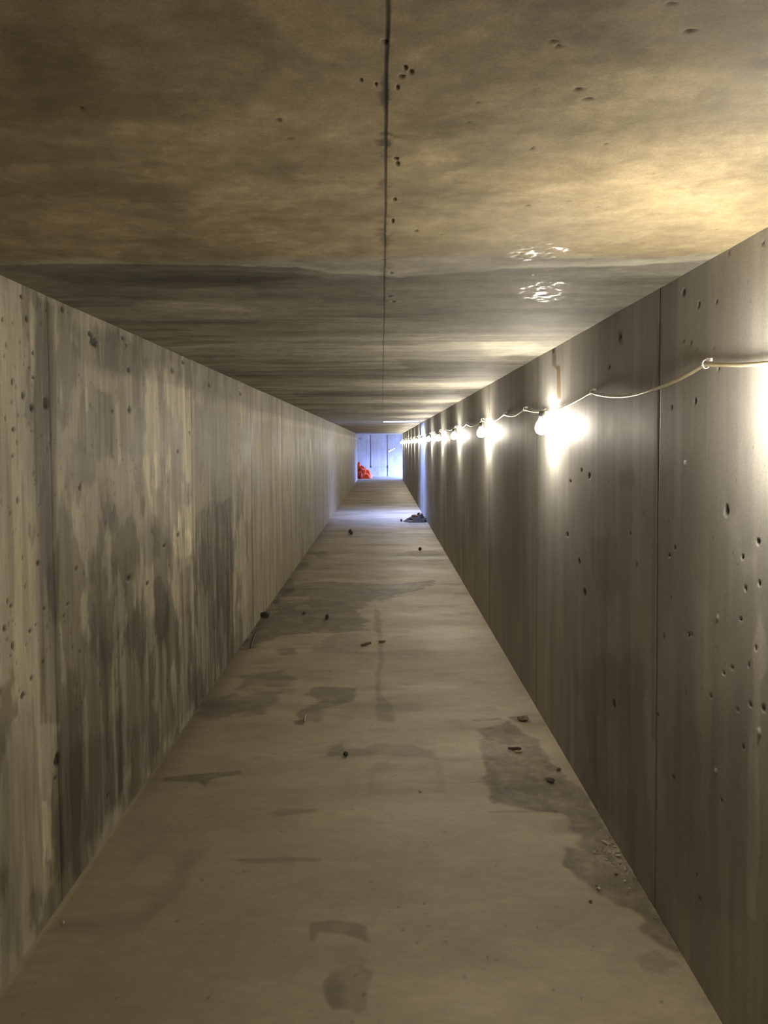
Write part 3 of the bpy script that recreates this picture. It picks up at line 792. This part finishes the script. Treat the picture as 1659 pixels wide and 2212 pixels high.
lamp0 = make_lamp()
def put_lamp(loc, label, first=[True]):
    if first[0]: r = lamp0; first[0] = False
    else:
        r = lamp0.copy(); C.objects.link(r)
        for ch in list(lamp0.children):
            c = ch.copy(); C.objects.link(c); c.parent = r
    r.location = loc
    tag(r, label, 'lamp', 'lamps strung along the right wall')
    return r


vis = 1
for y in lampY:
    if y < 1: lab = 'lit bulb on the right wall behind the camera'
    elif y < 2: lab = 'nearest lit bulb, cut off by the right edge of the photo'
    else:
        vis += 1
        if y < 17: lab = f'lit bulb under the cable on the right wall, {WORDS[vis - 1]} from the near end'
        else: lab = f'small distant lit bulb on the right wall past the hatch, {WORDS[vis - 1]} in the row'
    o = put_lamp((XB, y, ZB), lab)
    o.location.z = ZB + (cable_z(y) - ZCAB) * .5
nm = ['highest', 'second highest', 'second lowest', 'lowest']
for k, (x, y, Y) in enumerate([(852, 966, 39.1), (847.4, 968.6, 39.4), (844, 970.5, 39.7), (840.7, 972, 40.0)]):
    p = far(x, y, Y)
    o = put_lamp((p.x, p.y, p.z - .055), f'tiny lit bulb drooping across the far blue chamber, {nm[k]} of four')
    for c in o.children:
        if c.name.startswith('bulb'):
            c.data = c.data.copy(); c.data.materials[0] = M_bulb_dim; c.scale = (.55,) * 3

# ------------------------------------------------------------------ stones and litter
def rock_mesh(seed, sx=1, sy=1, sz=.7, sub=2):
    import bmesh
    bm = bmesh.new()
    bmesh.ops.create_icosphere(bm, subdivisions=sub, radius=1)
    rn = random.Random(seed)
    cuts = [(Vector((rn.uniform(-1, 1), rn.uniform(-1, 1), rn.uniform(-1, 1))).normalized(), rn.uniform(.45, .8)) for _ in range(9)]
    for v in bm.verts:
        for n, d in cuts:
            e = v.co.dot(n) - d
            if e > 0: v.co -= n * e * .92
    for v in bm.verts: v.co = Vector((v.co.x * sx, v.co.y * sy, v.co.z * sz))
    zmin = min(v.co.z for v in bm.verts)
    for v in bm.verts: v.co.z -= zmin
    me = bpy.data.meshes.new('rock'); bm.to_mesh(me); bm.free()
    return me


def rock(name, loc, size, mat, seed, label, cat='stone', group=None, sz=.7, rot=0, sx=1, sy=1):
    me = rock_mesh(seed, sx, sy, sz); me.materials.append(mat)
    o = bpy.data.objects.new(name, me); C.objects.link(o)
    o.location = loc; o.scale = (size,) * 3; o.rotation_euler = (0, 0, rot)
    tag(o, label, cat, group)
    return o


def fl(x, y):
    p = hit('floor', x, y); return Vector((p.x, p.y, 0.0))


# heap of spoil under the hatch, by the right wall
import bmesh
bm = bmesh.new()
hc = (.66, 17.15)
nn = 46
grid = {}
for j in range(nn):
    for i in range(nn):
        x = .34 + (XR - .005 - .34) * i / (nn - 1); y = 16.75 + .85 * j / (nn - 1)
        e = math.hypot((x - .72) / .30, (y - hc[1]) / .36)
        h = max(0, 1 - e) ** .8 * .13
        h *= .55 + .9 * float(fbm(np.array([x * 14.0]), np.array([y * 12.0]), 501, 4)[0])
        grid[i, j] = bm.verts.new((x, y, h - .003))
for j in range(nn - 1):
    for i in range(nn - 1): bm.faces.new((grid[i, j], grid[i + 1, j], grid[i + 1, j + 1], grid[i, j + 1]))
bmesh.ops.delete(bm, geom=[f_ for f_ in bm.faces if all(v_.co.z < -.001 for v_ in f_.verts)], context='FACES')
me = bpy.data.meshes.new('dirt_heap'); bm.to_mesh(me); bm.free(); me.materials.append(M_dirt)
heap = bpy.data.objects.new('dirt_heap', me); C.objects.link(heap)
tag(heap, 'low heap of dark dirt against the right wall below the bright hatch', 'dirt', None, 'stuff')


def heap_z(x, y):
    e = math.hypot((x - .72) / .30, (y - hc[1]) / .36)
    return max(0, 1 - e) ** .8 * .13 * (.55 + .9 * float(fbm(np.array([x * 14.0]), np.array([y * 12.0]), 501, 4)[0]))


rock('rubble_stone', (.66, 17.08, heap_z(.66, 17.08) - .01), .075, M_brick, 2, 'broad reddish-tan stone on top of the dirt heap', 'stone', 'stones in the dirt heap', .55)
rock('rubble_stone', (.80, 17.12, heap_z(.80, 17.12) - .01), .055, M_stone, 3, 'dark lump at the crest of the dirt heap, beside the reddish stone', 'stone', 'stones in the dirt heap')
rock('rubble_stone', (.56, 16.86, 0), .060, M_stone2, 4, 'flat whitish stone at the front foot of the dirt heap', 'stone', 'stones in the dirt heap', .4)
rock('rubble_stone', (.385, 17.05, 0), .028, M_stone, 5, 'small upright dark stone at the left tail of the dirt heap', 'stone', 'stones in the dirt heap', 1.2)
rr = random.Random(5)
for k in range(26):
    a = rr.uniform(0, 6.28); e = rr.uniform(.1, .95)
    x = .72 + math.cos(a) * .30 * e; y = hc[1] + math.sin(a) * .34 * e
    if x > XR - .04: x = XR - .05
    rock('rubble_stone', (x, y, max(0, heap_z(x, y) - .008)), rr.uniform(.015, .04), [M_stone, M_dirt, M_stone2, M_stone][k % 4], 20 + k,
         'small grey or brown stone among the rest of the dirt heap', 'stone', 'stones in the dirt heap', rr.uniform(.5, .9), rr.uniform(0, 6))

# small litter on the floor
def flake(name, px, py, w_, l_, h_, mat, label, cat, rot=0, seed=0):
    p = fl(px, py)
    return rock(name, p, 1.0, mat, seed, label, cat, None, h_, rot, w_, l_)


flake('dirt_clod', 570, 1333, .055, .06, .035, M_dirt, 'dark clod at the foot of the left wall beside the damp patch', 'dirt', .3, 11)
flake('dirt_clod', 706, 1338, .022, .05, .030, M_dirt, 'small dark peaked clod in the middle of the damp patch', 'dirt', 0, 12)
flake('dirt_clod', 656, 1327, .018, .03, .015, M_dirt, 'tiny dark clod on the damp patch between two larger clods', 'dirt', 0, 13)
flake('dirt_clod', 757, 1155, .045, .12, .06, M_dirt, 'lone peaked clod on the floor just short of the bright band', 'dirt', 0, 14)
flake('dirt_clod', 908, 1190, .030, .06, .03, M_dirt, 'small dark clod on the far floor near the right wall', 'dirt', 0, 15)
flake('stone_chip', 746, 1634, .016, .018, .014, M_dirt, 'dark brown pebble just in front of the wide damp band', 'stone', .4, 16)
flake('stone_chip', 908, 1711, .008, .008, .006, M_stone2, 'single pale pebble within the faint square stain', 'stone', 0, 17)
flake('stone_chip', 136, 1995, .006, .007, .005, M_stone2, 'tiny pale pebble beside the left wall near the camera', 'stone', 0, 18)
flake('stone_chip', 1469, 2030, .010, .012, .008, M_stone2, 'pale chip against the right wall, nearest to the camera', 'stone', 0, 19)
flake('dead_leaf', 1188, 1688, .018, .028, .010, M_leaf, 'dark crumpled leaf on the big damp stain near the right wall', 'leaf', .7, 20)
flake('dead_leaf', 1207, 1664, .012, .014, .008, M_leaf, 'small dark leaf scrap behind the larger leaf by the right wall', 'leaf', 0, 21)
flake('wood_chip', 1130, 1556, .035, .035, .014, M_wood, 'flat brown wood chip at the far end of the big damp stain', 'wood', 0, 22)


def stick(name, pix, r, mat, label, cat='stick', lift=0):
    P = [fl(x, y) for x, y in pix]
    v, f = tube([(p.x, p.y, r * 1.0 + lift + .001) for p in P], [r * (.6 + .4 * math.sin(math.pi * min(1, (i + .7) / len(P)))) for i in range(len(P))], 8)
    o = mesh_obj(name, v, f, mat); tag(o, label, cat); return o


stick('wire_scrap', [(555, 1366), (550, 1376), (546, 1387), (543, 1396), (541, 1401)], .006, M_steel, 'thin dark curved wire lying close to the left wall', 'wire')
stick('stick', [(781, 1397), (788, 1395), (794, 1393), (801, 1392)], .012, M_wood, 'dark stick on the floor, left one of the pair past the damp patch', 'stick')
stick('stick', [(818, 1389), (825, 1389), (832, 1388)], .010, M_wood, 'short dark stick, right one of the pair past the damp patch', 'stick')
stick('stick', [(1098, 1619), (1108, 1620), (1118, 1619), (1126, 1620)], .007, M_leaf, 'dark splinter lying on the upper part of the big damp stain', 'stick')
stick('stick', [(1112, 1625), (1120, 1626), (1130, 1624)], .004, M_palew, 'thin pale splinter right in front of the dark splinter', 'stick')
stick('stick', [(658, 1560), (659, 1552), (661, 1546)], .004, M_palew, 'short pale splinter on the brown smudge left of centre', 'stick')
stick('stick', [(1301, 1819), (1309, 1823), (1316, 1828)], .0045, M_palew, 'pale splinter among the gravel by the right wall', 'stick')

# gravel by the right wall
gr = random.Random(9)
for k, (x, y) in enumerate([(1284, 1842), (1290, 1838), (1322, 1838), (1336, 1851), (1335, 1848), (1318, 1843), (1305, 1840), (1288, 1915), (1293, 1922), (1325, 1822), (1340, 1868), (1352, 1880),
                            (1297, 1795), (1318, 1810), (1330, 1830), (1345, 1842), (1368, 1898), (1310, 1858), (1298, 1850), (1276, 1950), (1360, 1920), (1416, 1985), (1330, 1890), (1350, 1905)]):
    p = fl(x, y)
    if p.x > XR - .012: p.x = XR - .014
    sz = gr.uniform(.0035, .0085) if k not in (3, 8) else .010
    rock('gravel_stone', p, sz, [M_stone2, M_stone, M_stone2][k % 3], 60 + k, 'small gravel stone strewn on the dark stain along the right wall', 'stone', 'gravel by the right wall', .6, gr.uniform(0, 6), 1.2, 1)

# ------------------------------------------------------------------ crumpled orange sheet in the chamber
def orange_heap():
    r = bpy.data.objects.new('orange_tarp', None); C.objects.link(r); r.empty_display_size = .2
    r.location = (-1.02, 39.3, 0)
    bm = bmesh.new()
    bmesh.ops.create_icosphere(bm, subdivisions=5, radius=1)
    for v in bm.verts:
        d = v.co.normalized()
        a = math.atan2(d.y, d.x)
        h = max(0, d.z)
        n = float(fbm(np.array([a * 2.6 + 9]), np.array([d.z * 2.2]), 601, 4)[0]) - .5
        fold = math.sin(a * 7 + d.z * 3) * .09 + math.sin(a * 13 - d.z * 5) * .05
        rad = 1 + n * .7 + fold
        v.co = Vector((d.x * rad * (.50 if d.x > 0 else .32) * (1 - .45 * h), d.y * rad * .36 * (1 - .3 * h), max(0, d.z) ** .9 * .58 * (1 + n * .6)))
    me = bpy.data.meshes.new('crumpled_sheet'); bm.to_mesh(me); bm.free(); me.materials.append(M_orange)
    o = bpy.data.objects.new('crumpled_sheet', me); C.objects.link(o); o.parent = r
    # a raised peak of the sheet against the wall and turned-in folds with shade put into their colour
    v, f = tube([(-.12, .02, .42), (-.08, .04, .56), (-.075, .05, .66), (-.06, .05, .74), (-.05, .05, .78)], [.16, .12, .08, .055, .012], 12)
    mesh_obj('sheet_peak', v, f, M_orange, r)
    v, f = tube([(-.10, -.30, .42), (-.01, -.31, .45), (.08, -.28, .44), (.14, -.24, .40)], [.03, .065, .06, .02], 10)
    mesh_obj('dark_fold', v, f, M_orange_dark, r)
    v, f = tube([(-.02, -.36, .0), (.02, -.37, .10), (.03, -.36, .20), (.02, -.33, .30)], [.05, .07, .06, .03], 10)
    mesh_obj('dark_fold', v, f, M_orange_dark, r)
    tag(r, 'crumpled bright orange plastic sheet heaped in the lower left of the far chamber', 'tarp')
orange_heap()
